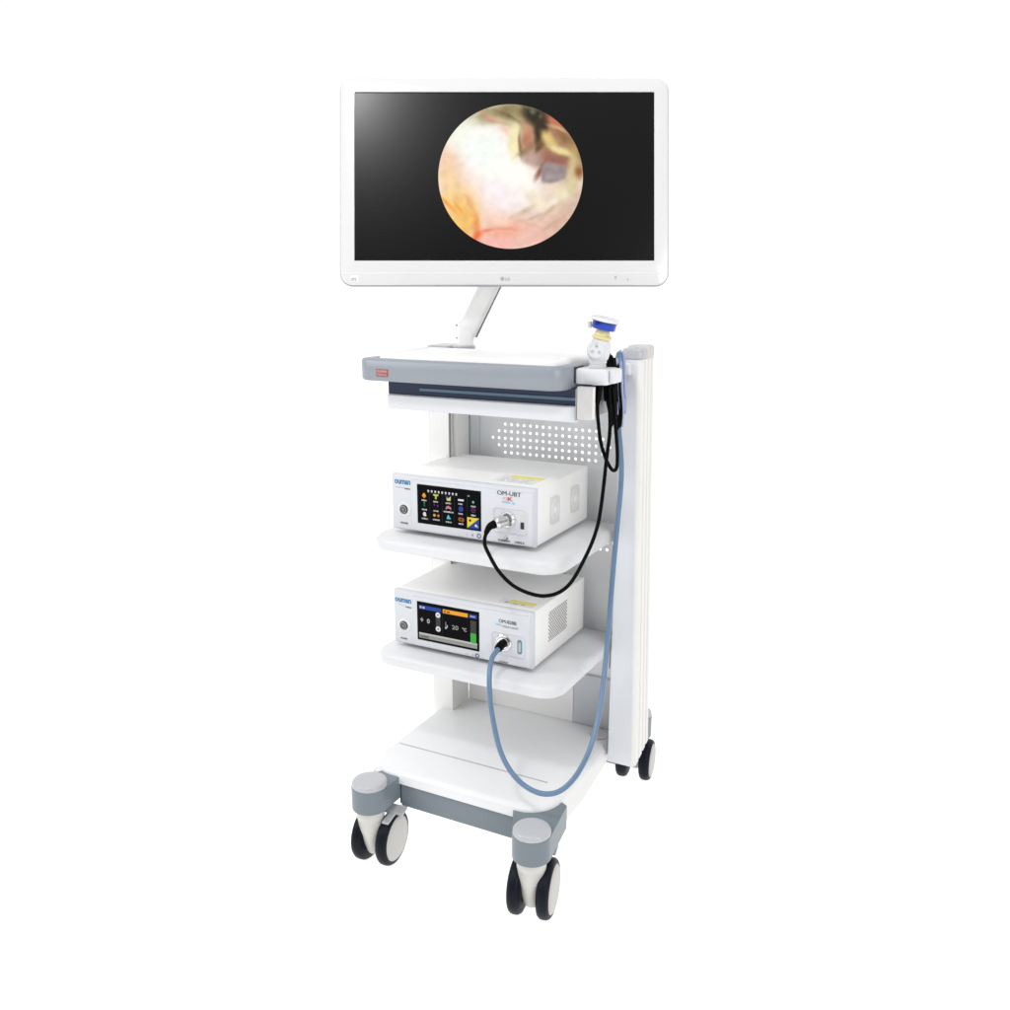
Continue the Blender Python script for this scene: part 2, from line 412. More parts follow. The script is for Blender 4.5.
b = B(); b.prism([(.20,.27),(.252,.27),(.252,.385),(.20,.385)], .135, .17); b.obj('rear_outrigger', 'basegrey', cart, .002)
caster(-.150, .46, math.radians(5), (0, 0), False, .052)
caster(.234, .470, math.radians(8), (0, 0), False, .052)

# ---- monitor arm (part of the trolley)
b = B(); b.revolve((-.125,.235,1.0865),(0,0,1),[(0,.026),(.010,.026),(.0125,.023),(.013,.001)],40); b.obj('arm_base', 'cap', cart)
b = B()
A = Vector((-.128, .252, 1.094))
def link(b, p, q, w, d, w2=None):
    p = Vector(p); q = Vector(q); a = (q-p).normalized(); side = Vector((math.cos(math.radians(27.6)), math.sin(math.radians(27.6)), 0))
    side = (side - a*side.dot(a)).normalized(); dep = a.cross(side)
    w2 = w2 or w
    L = []
    for t, ww, dd in ((0,w*.8,d*.8),(.02,w,d),(.98,w2,d),(1,w2*.8,d*.8)):
        c = p + (q-p)*t
        L.append([tuple(c + side*(ww/2)*math.copysign(abs(math.cos(u))**.5, math.cos(u)) + dep*(dd/2)*math.copysign(abs(math.sin(u))**.5, math.sin(u))) for u in [2*PI*k/32 for k in range(32)]])
    b.loft(L)
link(b, (-.128,.252,1.098), (-.1275,.252,1.150), .034, .05)
b.obj('arm_post', 'arm', cart, ang=45)
b = B(); link(b, (-.124,.250,1.125), (-.030,.262,1.300), .048, .04, .048); lk = b.obj('arm_link', 'arm', cart, ang=45)
b = B(); b.tube([(-.0915,.232,1.118),(.003,.243,1.296)], .0019, 8, r1=.0011); b.obj('arm_cable', 'slot', lk)
b = B(); b.revolve((-.139,.228,1.143),(0,-1,0),[(0,.0022),(.002,.002)],12); b.obj('arm_screw', 'inkgrey', cart)
b = B(); b.revolve((-.139,.228,1.115),(0,-1,0),[(0,.0022),(.002,.002)],12); b.obj('arm_screw', 'cap', cart)

# ------------------------------------------------------------------ monitor (local frame: X right, Y up, Z out of the screen)
K = 2.0/936.43
mon = thing('monitor', 'large white flat screen monitor above the trolley showing a round endoscopic picture on black', 'monitor', (-.0309, .2496, 1.4463))
mon.rotation_euler = (math.radians(76.335), 0, math.radians(27.622)); mon['local'] = 1
def px(u, v): return ((u-503.9)*K, (181.5-v)*K)
MX0, MY0 = px(340.3, 284.7); MX1, MY1 = px(668.3, 77.6)
SX_0, SY_0 = px(354.3, 260.7); SX_1, SY_1 = px(654.4, 91.6)
def loop_xy(ins, z, r=.026, x0=MX0, x1=MX1, y0=MY0, y1=MY1): return rrect(x0, x1, y0, y1, r, r, ins, z)
b = B()
# front frame with an opening for the screen
outer = [loop_xy(.05,-.044), loop_xy(.022,-.030), loop_xy(.002,-.018), loop_xy(0,-.014), loop_xy(0,-.004), loop_xy(.0015,-.0008), loop_xy(.004,0)]
b.loft(outer, True, False)
n = 44
inner0 = rrect(SX_0, SX_1, SY_0, SY_1, .001, .001, 0, 0)
L0 = [b.bm.verts.new(p) for p in loop_xy(.004, 0)]; L1 = [b.bm.verts.new(p) for p in inner0]; L2 = [b.bm.verts.new((p[0], p[1], -.004)) for p in inner0]
for a_, c_ in ((L0, L1), (L1, L2)):
    for i in range(len(a_)):
        j = (i+1) % len(a_); b.face([a_[i], a_[j], c_[j], c_[i]])
bmesh.ops.remove_doubles(b.bm, verts=b.bm.verts, dist=1e-6)
hs = b.obj('housing', 'monitor', mon, ang=30)
b = B(); b.loft([[(SX_0-.002,SY_0-.002,-.006),(SX_1+.002,SY_0-.002,-.006),(SX_1+.002,SY_1+.002,-.006),(SX_0-.002,SY_1+.002,-.006)],[(SX_0-.002,SY_0-.002,-.0035),(SX_1+.002,SY_0-.002,-.0035),(SX_1+.002,SY_1+.002,-.0035),(SX_0-.002,SY_1+.002,-.0035)]])
scr = b.obj('screen', 'screen', mon)
b = B(); b.loft([loop_xy(.002,-.0145), loop_xy(-.0014,-.013), loop_xy(-.0014,-.007), loop_xy(.001,-.006)]); b.obj('edge_shade_rim', 'traygrey', hs, ang=50)  # grey rim added to draw the shaded outline of the rounded frame edge
# lower chin groove, sensor bump on top, hidden mount
def rect(b, u0, v0, u1, v1, z0, z1):
    x0, y0 = px(u0, v1); x1, y1 = px(u1, v0); b.box(x0, x1, y0, y1, z0, z1)
b = B(); rect(b, 341.5, 272.7, 667.1, 273.5, -.001, .0004); b.obj('chin_groove', 'paper', hs)
b = B(); rect(b, 487.5, 76.6, 575.5, 78.4, -.012, -.004); b.obj('sensor_bar', 'paper', hs, .001)
b = B(); b.box(-.06,.06,-.06,.06,-.064,-.0465); b.obj('mount_plate', 'darkmetal', mon, .002)
b = B(); b.loft([[(-.02,-.02,-.11),(.03,-.02,-.11),(.03,.03,-.11),(-.02,.03,-.11)],[(-.02,-.02,-.0645),(.03,-.02,-.0645),(.03,.03,-.0645),(-.02,.03,-.0645)]]); b.obj('mount_hinge', 'warm', mon, .003)
b = B(); X, Y = (1,0,0), (0,1,0)
x, y = px(502.3, 278.8); b.revolve((x, y, .0002), (0,0,1), [(0,.0040),(.0003,.0040)], 24)
b.m(1); b.tube([(x+.0022*math.cos(a), y+.0022*math.sin(a), .0006) for a in [PI*.5+k*PI/8 for k in range(13)]], .0003, 6); b.tube([(x,y+.001,.0006),(x,y-.001,.0006)], .0003, 6)
b.m(0)
x, y = px(505.4, 280.6); b.text('LG', (x, y, .0003), .0062, X, Y, bold=.01); b.obj('brand_logo', ['inkgrey', 'monitor'], hs)
b = B(); x, y = px(614.2, 276.2); w = .0058; b.loft([[(x,y,.0003),(x+w*.5,y-.008,.0003),(x+w,y,.0003)],[(x,y,.0006),(x+w*.5,y-.008,.0006),(x+w,y,.0006)]]); b.obj('triangle_mark', 'cap', hs)
b = B(); x, y = px(627.8, 279.4); b.revolve((x,y,.0002),(0,0,1),[(0,.0014),(.0003,.0014)],16); b.obj('power_light', 'inkgrey', hs)
b = B(); x, y = px(351.6, 281); b.text('IPS', (x, y, .0003), .0065, X, Y, bold=.01); b.obj('sticker_lettering', 'inkgrey', hs)
b = B(); b.m(0)
rect(b, 350.6, 275.6, 358.6, 281.8, .0, .00025); b.obj('energy_sticker', 'paper', hs)

# endoscopic picture: vertex colours of a lit disc
def picture():
    cx, cy = px(510.6, 176.0); Rr = 72.4*K
    blobs = [  # x, y, rx, ry, rot, softness, displayed colour
        (-.45,-.35,.60,.50,0,.8,(.97,.87,.79)), (.45,-.45,.65,.50,0,.8,(.91,.78,.72)), (.62,.50,.55,.60,0,.5,(.66,.50,.36)),
        (-.81,.22,.28,.40,0,.9,(.94,.77,.68)), (-.66,.62,.36,.24,38,.8,(.93,.93,.82)), (-.85,-.12,.22,.40,0,.9,(.96,.83,.64)),
        (-.76,-.48,.30,.40,-35,.7,(.97,.80,.52)), (-.62,-.62,.18,.36,18,.7,(.96,.76,.44)), (-.90,-.36,.20,.035,-38,1.,(.94,.62,.24)), (-.72,-.42,.14,.03,-50,1.,(.93,.66,.30)), (-.47,-.74,.05,.26,14,1.,(.92,.55,.26)), (-.58,-.36,.03,.12,15,1.,(.93,.66,.40)),
        (-.12,-.78,.46,.22,8,.9,(.96,.70,.60)), (-.20,-.94,.34,.10,0,.8,(.97,.73,.70)), (-.46,-.82,.10,.06,35,1.,(.92,.42,.24)), (-.32,-.74,.16,.03,18,1.,(.93,.55,.40)), (-.10,-.72,.16,.03,-14,1.,(.93,.58,.46)), (-.25,-.58,.24,.12,-20,1.,(.97,.82,.73)),
        (.35,-.85,.40,.20,15,.9,(.93,.74,.68)), (.70,-.60,.24,.34,-30,.9,(.86,.71,.63)), (.86,-.28,.20,.36,0,.8,(.86,.75,.67)),
        (-.26,.24,.66,.44,-42,.9,(1.,.99,.97)), (.08,-.06,.50,.40,-42,.8,(1.,.995,.97)), (-.42,.42,.42,.32,-30,.9,(.97,.99,.97)), (-.10,-.30,.42,.22,0,1.,(.99,.94,.94)), (-.20,-.20,.2,.2,0,1.,(.98,.94,.95)),
        (.40,-.34,.30,.14,-30,.9,(.95,.90,.80)), (.16,-.48,.26,.04,28,1.,(.84,.76,.66)), (.30,-.56,.26,.03,20,1.,(.83,.72,.63)), (.52,-.48,.24,.04,40,1.,(.82,.72,.60)), (.60,-.34,.14,.05,30,1.,(.97,.93,.84)), (.22,-.66,.22,.03,-18,1.,(.90,.72,.62)), (.70,-.24,.16,.14,0,.9,(.93,.88,.75)), (.56,-.66,.20,.03,32,1.,(.84,.68,.58)),
        (-.20,.88,.42,.13,12,.8,(.66,.61,.45)), (.02,.84,.36,.15,-10,.7,(.56,.50,.33)), (-.24,.80,.22,.035,-24,1.,(.86,.56,.48)), (-.10,.74,.30,.05,-30,1.,(.80,.74,.60)), (.14,.74,.26,.08,-34,.8,(.62,.55,.40)), (.02,.78,.28,.025,-30,1.,(.42,.38,.24)),
        (-.06,.62,.20,.07,-38,1.,(.94,.80,.72)), (.06,.50,.11,.30,8,.7,(.95,.91,.72)), (.22,.64,.12,.24,20,.8,(.80,.66,.50)), (.25,.50,.11,.22,-8,.8,(.74,.50,.40)), (.24,.38,.17,.06,36,.9,(.58,.48,.36)), (.14,.42,.03,.20,10,1.,(.55,.46,.30)), (.36,.30,.16,.12,0,.8,(.74,.58,.52)),
        (.36,.82,.26,.17,-22,.6,(.17,.15,.09)), (.44,.66,.10,.26,-8,.6,(.22,.17,.10)), (.24,.95,.20,.05,-8,.8,(.44,.42,.26)), (.42,.46,.045,.22,-30,.8,(.42,.32,.20)), (.30,.88,.05,.04,0,1.,(.42,.42,.34)), (.42,.84,.03,.05,0,1.,(.36,.35,.28)),
        (.66,.76,.22,.10,-38,.8,(.80,.46,.34)), (.82,.58,.20,.12,-55,.8,(.52,.38,.26)), (.70,.64,.20,.04,-25,.9,(.86,.68,.52)), (.90,.36,.12,.24,15,.8,(.66,.54,.34)), (.74,.60,.16,.02,-20,1.,(.60,.40,.28)),
        (.60,.24,.26,.12,-10,.8,(.62,.42,.35)), (.44,.12,.05,.20,-32,.8,(.58,.34,.28)), (.32,.24,.16,.13,-10,.7,(.74,.62,.58)), (.60,.06,.18,.155,8,.30,(.60,.54,.54)), (.66,.21,.18,.05,-16,.9,(.60,.40,.34)), (.60,-.02,.12,.06,0,1.,(.66,.62,.63)),
        (.54,.54,.14,.08,-42,.8,(.88,.78,.50)), (.68,.38,.22,.06,-30,.8,(.93,.86,.62)), (.86,.14,.09,.26,2,.8,(.82,.73,.54)), (.95,.06,.07,.10,0,.8,(.60,.40,.22)), (.84,-.10,.10,.12,0,.9,(.86,.80,.62)),
    ]
    N = 84
    b = B(); cols = []
    def colour(x, y):
        wv = noise.noise_vector(Vector((x*2.3, y*2.3, 3.1)))*.055 + noise.noise_vector(Vector((x*6, y*6, 7.7)))*.022 + noise.noise_vector(Vector((x*15, y*15, 1.7)))*.008
        X_, Y_ = x+wv.x, y+wv.y
        c = Vector((.96, .90, .86))
        for bx, by, rx, ry, rot, soft, cc in blobs:
            a = math.radians(rot); dx, dy = X_-bx, Y_-by
            u = (dx*math.cos(a)+dy*math.sin(a))/rx; v = (-dx*math.sin(a)+dy*math.cos(a))/ry
            d = math.sqrt(u*u+v*v) if soft != .30 else (u**4+v**4)**.25
            e0, e1 = 1-soft, 1+soft*.45
            if d < e1:
                t = 1 if d < e0 else (e1-d)/(e1-e0); t = t*t*(3-2*t)
                c = c.lerp(Vector(cc), t)
        dk = 1-max(0, min(1, (c[0]+c[1]+c[2])/3))
        f = 1 + noise.fractal(Vector((x*9, y*9, 5)), .8, 2.1, 5)*(.022+.14*dk)
        return tuple(max(0, min(1, q*f)) for q in c)
    rings = []
    for i in range(N+1):
        r = i/N
        k = 1 if i == 0 else 240
        rings.append([(b.bm.verts.new((cx+Rr*r*math.cos(2*PI*j/240), cy+Rr*r*math.sin(2*PI*j/240), -.0031)), (r*math.cos(2*PI*j/240), r*math.sin(2*PI*j/240))) for j in range(k)])
    for i in range(N):
        A_, C_ = rings[i], rings[i+1]
        for j in range(240):
            k = (j+1) % 240
            if i == 0: b.face([A_[0][0], C_[j][0], C_[k][0]])
            else: b.face([A_[j][0], C_[j][0], C_[k][0], A_[k][0]])
    cl = [colour(*q[1]) for rg in rings for q in rg]
    o = b.obj('endoscopic_picture', 'black', scr, recalc=False)
    me = o.data; at = me.color_attributes.new('pic', 'FLOAT_COLOR', 'POINT')
    for i, c in enumerate(cl): at.data[i].color = (*lin(c), 1)
    m = mat('lit_endoscopic_picture', (.01, .01, .01), .3, spec=.1); nt = m.node_tree
    vc = nt.nodes.new('ShaderNodeVertexColor'); vc.layer_name = 'pic'
    nt.links.new(vc.outputs[0], nt.nodes['Principled BSDF'].inputs['Emission Color']); nt.nodes['Principled BSDF'].inputs['Emission Strength'].default_value = 1.
    me.materials.clear(); me.materials.append(m)
picture()

# ------------------------------------------------------------------ the two boxes
def unit(name, label, cat, z0, z1, xs, dev):
    root = thing(name, label, cat, (xs, .135, z0-.009))
    x0, x1 = -.17+xs, .17+xs; H = z1-z0
    b = B(); b.box(x0+.001, x1-.001, .006, .27, z0, z1-.0006); b.obj('housing', 'warm', root, .003)
    b = B()
    b.loft([[(x,y,z) for x,y,z in ((x0,.012,z0),(x1,.012,z0),(x1,.012,z1),(x0,.012,z1))], [(x0,.002,z0),(x1,.002,z0),(x1,.002,z1),(x0,.002,z1)], [(x0+.003,-.003,z0+.003),(x1-.003,-.003,z0+.003),(x1-.003,-.003,z1-.004),(x0+.003,-.003,z1-.004)]])
    fp = b.obj('front_panel', 'bezel', root, .0015)
    # raised centre-right fascia
    b = B(); b.prism_y([(x0+.052,z0+.004),(x1-.004,z0+.004),(x1-.004,z1-.008),(x0+.052,z1-.008)], -.0045, -.0028); b.obj('fascia', 'bezel', fp, .0012)
    for fx in (x0+.06, x1-.035):
        for fy in (.04, .23):
            f = B(); f.revolve((fx, fy, z0), (0,0,-1), [(0,.010),(.007,.009),(.0088,.008)], 20); f.obj('foot', 'cap', root)
    return root, fp
D1, F1 = unit('camera_control_unit', 'white box with an icon menu touch screen on the upper shelf, black cable plugged in', 'camera unit', .7228, .8431, 0, 1)
D2, F2 = unit('light_source', 'white box with blue and orange headed screen on the lower shelf, blue cable plugged in', 'light source', .4615, .5851, -.0035, 2)
YF = -.0046
def bx(b, x0, x1, z0, z1, y=YF, t=.0006): return b.box(x0, x1, y-t, y+.0003, z0, z1)
def power(root, fp, x, z):
    b = B(); b.revolve((x,-.0029,z),(0,-1,0),[(0,.0165),(.001,.0163),(.0016,.0150)],40); b.m(0); r_ = b.obj('power_button_ring', 'monitor', fp)
    b = B(); b.revolve((x,-.0046,z),(0,-1,0),[(0,.0098),(.0022,.0098),(.0030,.0090),(.0030,.0001)],36)
    p = b.obj('power_button', 'ink', fp, ang=50)
    b = B(); b.revolve((x,-.0077,z),(0,-1,0),[(0,.0076),(.0004,.0074),(.0004,.0001)],30); b.obj('button_face', 'grille', p)
    b = B(); b.tube([(x+.0052*math.sin(a), -.0082, z+.0052*math.cos(a)) for a in [k*PI/6 for k in range(12)]], .0014, 6, closed=True, sub=2); b.obj('button_ring', 'ink', p)
    b = B(); b.tube([(x+.0022*math.sin(a), -.0083, z+.0022*math.cos(a)) for a in [.7+k*(2*PI-1.4)/12 for k in range(13)]], .0006, 6)
    b.tube([(x,-.0083,z+.0005),(x,-.0083,z+.003)], .0006, 6); b.obj('power_symbol', 'ink', p)
def raised_frame(fp, x0, x1, z0, z1, r=.009):
    b = B()
    def L(ins, y): return [(p[0], y, p[1]) for p in [(q[0], q[1]) for q in rrect(x0, x1, z0, z1, r, r, ins, 0)]]
    b.loft([L(0,-.0044), L(.0008,-.0062), L(.0022,-.0064), L(.0032,-.0050), L(.004,-.0048)], False, True)
    return b.obj('socket_panel', 'bezel', fp, ang=60)

# --- unit 1 details
power(D1, F1, -.1375, .7685)
b = B(); bx(b, -.1030, .0500, .7435, .8275, YF, .0008); d1 = b.obj('display', 'lcd', F1, .0008)
XA, XB, ZA, ZB = -.1030, .0500, .7435, .8275
def UI(u, v): return XA+(XB-XA)*u, ZB-(ZB-ZA)*v     # fractions of the screen
ui = B(); mats_ui = ['g_white','g_orange','g_lime','g_yellow','g_pink','g_cyan','g_teal','g_blue','g_purple','g_brown','g_royal','g_grey','g_black','g_lightgrey','g_amber','g_green','g_silver']
IDX = {k[2:]: i for i, k in enumerate(mats_ui)}
def R_(u0, v0, u1, v1, c, y=-.0057):
    x0, z1 = UI(u0, v0); x1, z0 = UI(u1, v1); ui.m(IDX[c]); ui.face([ui.bm.verts.new(p) for p in ((x0,y,z0),(x1,y,z0),(x1,y,z1),(x0,y,z1))])
def Pg(pts, c, y=-.0058):
    ui.m(IDX[c]); ui.face([ui.bm.verts.new((UI(u,v)[0], y, UI(u,v)[1])) for u, v in pts])
def Ci(u, v, r, c, y=-.0058, n=16, ry=None):
    asp = (XB-XA)/(ZB-ZA); ry = ry or r*asp
    Pg([(u+r*math.cos(2*PI*k/n), v+ry*math.sin(2*PI*k/n)) for k in range(n)], c, y)
def Tx(u, v, s, txt, c, w=None):
    x, z = UI(u, v); ui.m(IDX[c]); ui.text(txt, (x, -.0056, z), s, width=w, bold=.02)
# header characters
for k in range(9):
    u = .17+k*.055
    R_(u, .125, u+.028, .150, 'white'); R_(u+.010, .115, u+.018, .172, 'white'); R_(u+.002,.160,u+.026,.178,'lightgrey')
Tx(.80, .165, .0030, '1/2', 'white')
for u in (.20, .40, .59, .79): R_(u, .17, u+.003, .93, 'grey')
cu = [.115, .30, .50, .695, .885]
rows = [(.27,.40), (.515,.64), (.75,.875)]
# row one
Pg([(.115,.20),(.15,.28),(.115,.345),(.08,.28)], 'orange'); Ci(.115,.255,.022,'amber',-.0059)
Pg([(.26,.205),(.345,.205),(.345,.24),(.315,.26),(.315,.33),(.29,.33),(.29,.26),(.26,.24)], 'lime')
Pg([(.47,.25),(.50,.27),(.54,.21),(.535,.33),(.475,.33)], 'lightgrey'); Pg([(.455,.215),(.50,.215),(.47,.27)], 'blue'); Ci(.505,.30,.02,'yellow',-.0059)
R_(.65,.255,.74,.30,'white')
Ci(.885,.29,.022,'teal'); Ci(.885,.29,.012,'lightgrey',-.0059)
# row two
Pg([(.11,.44),(.125,.44),(.13,.55),(.105,.55)], 'teal'); Ci(.117,.45,.010,'green',-.0059)
Pg([(.265,.45),(.285,.45),(.28,.52),(.27,.50)], 'purple'); Pg([(.315,.48),(.34,.46),(.34,.53),(.32,.52)], 'purple')
Pg([(.455,.56),(.46,.49),(.50,.455),(.54,.49),(.545,.56),(.51,.53),(.49,.53)], 'pink')
Ci(.695,.50,.038,'royal'); R_(.68,.47,.72,.52,'blue',-.0059)
Ci(.885,.49,.036,'purple'); Ci(.885,.49,.026,'black',-.0059); Ci(.885,.49,.012,'purple',-.0060)
# row three
Ci(.115,.74,.026,'white'); R_(.10,.76,.145,.80,'white',-.0059); R_(.09,.71,.105,.73,'black',-.0060)
Ci(.275,.745,.020,'amber'); Ci(.335,.745,.020,'orange'); R_(.325,.71,.335,.79,'black',-.0059)
Pg([(.47,.78),(.485,.71),(.50,.685),(.515,.74),(.54,.79),(.47,.80)], 'cyan')
Ci(.68,.76,.030,'brown'); Ci(.715,.77,.030,'brown'); Ci(.70,.765,.012,'black',-.0060)
for u0, v0, w in ((.075,.375,.08),(.26,.375,.085),(.455,.375,.085),(.655,.355,.075),(.85,.375,.075),(.075,.61,.085),(.26,.61,.08),(.425,.595,.15),(.655,.60,.075),(.85,.60,.07),(.07,.845,.10),(.25,.835,.11),(.455,.85,.09),(.655,.855,.075)):
    k = 0; u = u0
    while u < u0+w-.004:
        a = random.uniform(.010,.018); R_(u, v0+random.uniform(0,.008), min(u+a, u0+w), v0+.040, random.choice(['white','lightgrey','lightgrey'])); u += a+.006
Pg([(.79,.68),(.975,.68),(.79,.955)], 'yellow'); Pg([(.975,.68),(.975,.955),(.79,.955)], 'royal'); Ci(.835,.755,.018,'black',-.0060); Ci(.925,.87,.018,'white',-.0060); R_(.935,.87,.955,.91,'lightgrey',-.0061)
ui.obj('screen_icons', mats_ui, d1, recalc=False)

PR = ['ink','inkblue','inkcyan','inkred','inkpink','inkpurple','inkgrey']
def ring(pr, x, z, r, t): pr.tube([(x+r*math.cos(a),YF-.0002,z+r*math.sin(a)) for a in [k*PI/6 for k in range(12)]], t, 6, closed=True, sub=2)
def put(pr, name, fp): pr.obj(name, PR, fp, recalc=False)
pr = B(); pr.m(1).text('ouman', (-.1605,-.0031,.8225), .0095, width=.0400, bold=.035)
pr.m(6).text('MEDICAL', (-.158,-.0031,.8140), .0022, width=.0200); pr.m(0).text('OUMAN', (-.1355,-.0031,.8120), .0034, width=.0140, bold=.04); put(pr, 'brand_lettering', F1)
pr = B(); pr.m(0).text('POWER', (-.1475,-.0031,.7360), .0042, width=.0190, bold=.04); put(pr, 'power_lettering', F1)
pr = B(); pr.m(0).text('OM-UBT', (.0870,YF,.8250), .0088, width=.0530, bold=0)
pr.m(0).text('OM-UBT', (.0876,YF-.0001,.8250), .0088, width=.0530)
pr.m(4).text('4', (.0985,YF,.8150), .0070, width=.0070, bold=.03); pr.m(3).text('K', (.1110,YF,.8145), .0078, width=.0120, bold=.04)
pr.m(4).box(.1060,.1105,YF-.0003,YF,.8150,.8215)
pr.m(2).text('WORLD', (.0980,YF,.8090), .0040, width=.0185, bold=.03); pr.m(2).text('HD', (.1200,YF,.8085), .0034, width=.0070, bold=.03); put(pr, 'model_lettering', F1)
pr = B(); pr.m(0).text('CAMERA', (.0890,YF,.7290), .0044, width=.0280, bold=.04)
pr.m(6).tube([(.1020,YF-.0002,.7350),(.1065,YF-.0002,.7425),(.1110,YF-.0002,.7350),(.1020,YF-.0002,.7350)], .0003, 6, sub=3)
pr.m(0).box(.1075,.1120,YF-.0004,YF,.7352,.7375); put(pr, 'socket_lettering', F1)
pr = B(); pr.m(0).text('USB3.0', (.1265,YF,.7290), .0044, width=.0215, bold=.03); put(pr, 'usb_lettering', F1)
pr = B(); pr.m(5); ring(pr, .045, .7335, .0042, .0009); put(pr, 'round_symbol', F1)
pr = B(); pr.m(5).prism_y([(.0290,.7300),(.0300,.7300),(.0300,.7325),(.0315,.7325),(.0315,.7333),(.0300,.7333),(.0300,.7360),(.0290,.7360),(.0290,.7333),(.0275,.7333),(.0275,.7325),(.0290,.7325)],YF-.0003,YF); put(pr, 'cross_symbol', F1)
pr = B(); pr.m(6).text('C',(.0150,YF,.7310),.004); put(pr, 'letter_symbol', F1)

raised_frame(F1, .078, .155, .7470, .8010)
b = B(); b.m(0).revolve((.111,-.0045,.7760),(0,-1,0),[(0,.0170),(.004,.0170),(.006,.0150),(.006,.0105),(.001,.0100)],36); b.obj('camera_socket', 'chrome', F1, ang=40)
b = B(); b.m(0); bx(b,.1385,.1495,.7590,.7900,-.0048,.0004); b.m(1); bx(b,.1400,.1480,.7600,.7740,-.0051,.0006); b.obj('usb_port', ['grille','usb'], F1)
# top warning label
def warn(root, x0, x1, y0, y1, z, frac, name='warning_label'):
    b = B(); b.m(0).box(x0,x1,y0,y1,z,z+.0003)
    b.m(1).box(x0+.02,x1-.001,y1-(y1-y0)*frac,y1-.001,z+.0003,z+.0006)
    b.m(2)
    for k in range(4):
        yy = y0+.006+k*(y1-y0)*(1-frac)/4.6
        xx = x0+.012
        while xx < x1-.02:
            w = random.uniform(.006,.018); b.box(xx,xx+w,yy,yy+.0022,z+.0003,z+.0004); xx += w+random.uniform(.003,.01)
    b.m(0)
    b.obj(name, ['paper','yellow','inkgrey' if frac < .4 else 'cap'], root)
warn(D1, .050, .146, .036, .104, .8424, .36)
# side fan grilles
def fan(root, yc, zc, x):
    b = B(); w, h = .024, .030
    P = [(yc+dy*w, zc+dz*h) for dy, dz in ((-1,-.8),(-.45,-1),(1,-1),(1,.8),(.45,1),(-1,1))]
    b.m(0).prism_x([(p[0], p[1]) for p in P], x-.0006, x)
    b.m(1)
    for k in range(3):
        b.tube([(x+.0004, yc+(.007+.005*k)*math.cos(a), zc+(.009+.006*k)*math.sin(a)) for a in [j*PI/8 for j in range(16)]], .0008, 6, closed=True, sub=2)
    b.m(2).revolve((x,yc,zc),(1,0,0),[(0,.007),(.001,.006)],20)
    b.obj('fan_grille', ['fan','panel','warm'], root)
fan(D1, .094, .781, .1697); fan(D1, .197, .783, .1697)

# --- unit 2 details
power(D2, F2, -.1455, .5055)
b = B(); XA, XB, ZA, ZB = -.1100, .0440, .4800, .5680; bx(b, XA, XB, ZA, ZB, YF, .0008); d2 = b.obj('display', 'lcd', F2, .0008)
ui = B()
R_(.035,.085,.40,.185,'blue'); R_(.425,.085,.825,.185,'amber'); R_(.845,.085,.965,.185,'blue')
R_(.05,.11,.08,.165,'lightgrey',-.0060); R_(.095,.115,.13,.165,'lightgrey',-.0060); R_(.445,.11,.475,.165,'brown',-.0060); R_(.49,.115,.54,.165,'brown',-.0060)
for k in range(4): R_(.865+k*.02,.12,.878+k*.02,.155,'lightgrey',-.0060)
R_(.31,.22,.385,.66,'grey',-.0057); Ci(.347,.265,.040,'white',-.0059); Ci(.347,.625,.040,'white',-.0059); R_(.330,.255,.364,.275,'black',-.0061); R_(.330,.618,.364,.635,'black',-.0061); R_(.341,.60,.353,.652,'black',-.0061)
Ci(.08,.46,.022,'silver'); R_(.05,.452,.11,.468,'silver'); R_(.075,.40,.085,.52,'silver')
Tx(.165,.53,.0105,'0','lightgrey'); Tx(.57,.56,.0100,'20','silver',.016); Tx(.735,.555,.0078,'\u00b0C','lightgrey',.0105)
R_(.465,.40,.475,.55,'silver'); Ci(.47,.56,.014,'lightgrey'); R_(.485,.48,.50,.55,'lightgrey')
R_(.865,.24,.955,.82,'grey',-.0057); R_(.865,.56,.955,.82,'green',-.0059); R_(.415,.20,.418,.72,'grey'); 
R_(.03,.82,.97,.94,'silver',-.0058); R_(.03,.80,.97,.84,'lightgrey',-.0059)
ui.m(IDX['black']); x_, z_ = UI(.055,.925); ui.text('RUNNING', (x_,-.0062,z_), .0052, width=.021, bold=.02)
for k in range(19): R_(.03+k*0.0,.0,.03,.0,'black') if False else None
ui.obj('screen_readout', mats_ui, d2, recalc=False)
pr = B(); pr.m(1).text('ouman', (-.1680,-.0031,.5575), .0095, width=.0420, bold=.035)
pr.m(2).tube([(-.162,-.0032,.5545),(-.152,-.0032,.5515),(-.142,-.0032,.5505)], .0003, 6); pr.m(0).text('OUMAN', (-.1410,-.0031,.5470), .0034, width=.0150, bold=.04); put(pr, 'brand_lettering', F2)
pr = B(); pr.m(0).text('POWER', (-.1555,-.0031,.4720), .0040, width=.0170, bold=.04); put(pr, 'power_lettering', F2)
pr = B(); pr.m(0).text('OM-828B', (.0900,YF,.5540), .0075, width=.0410, bold=0)
pr.m(0).text('OM-828B', (.0905,YF-.0001,.5540), .0075, width=.0410)
pr.m(2).text('LED', (.0830,YF,.5470), .0044, width=.0130, bold=.01); pr.m(0).text('COLD LIGHT', (.0985,YF,.5450), .0042, width=.0370, bold=.01); put(pr, 'model_lettering', F2)
pr = B(); pr.m(0).text('OUTPUT', (.0900,YF,.4655), .0040, width=.0220, bold=.03); put(pr, 'socket_lettering', F2)
pr = B(); pr.m(5); ring(pr, .0385, .4700, .0040, .0010); put(pr, 'round_symbol', F2)
pr = B(); pr.m(6).text('A',(.0255,YF,.4675),.005); put(pr, 'letter_symbol', F2)
pr = B(); pr.m(6).box(.0120,.0165,YF-.0003,YF,.4690,.4700); put(pr, 'dash_symbol', F2)
raised_frame(F2, .073, .152, .4835, .5350)
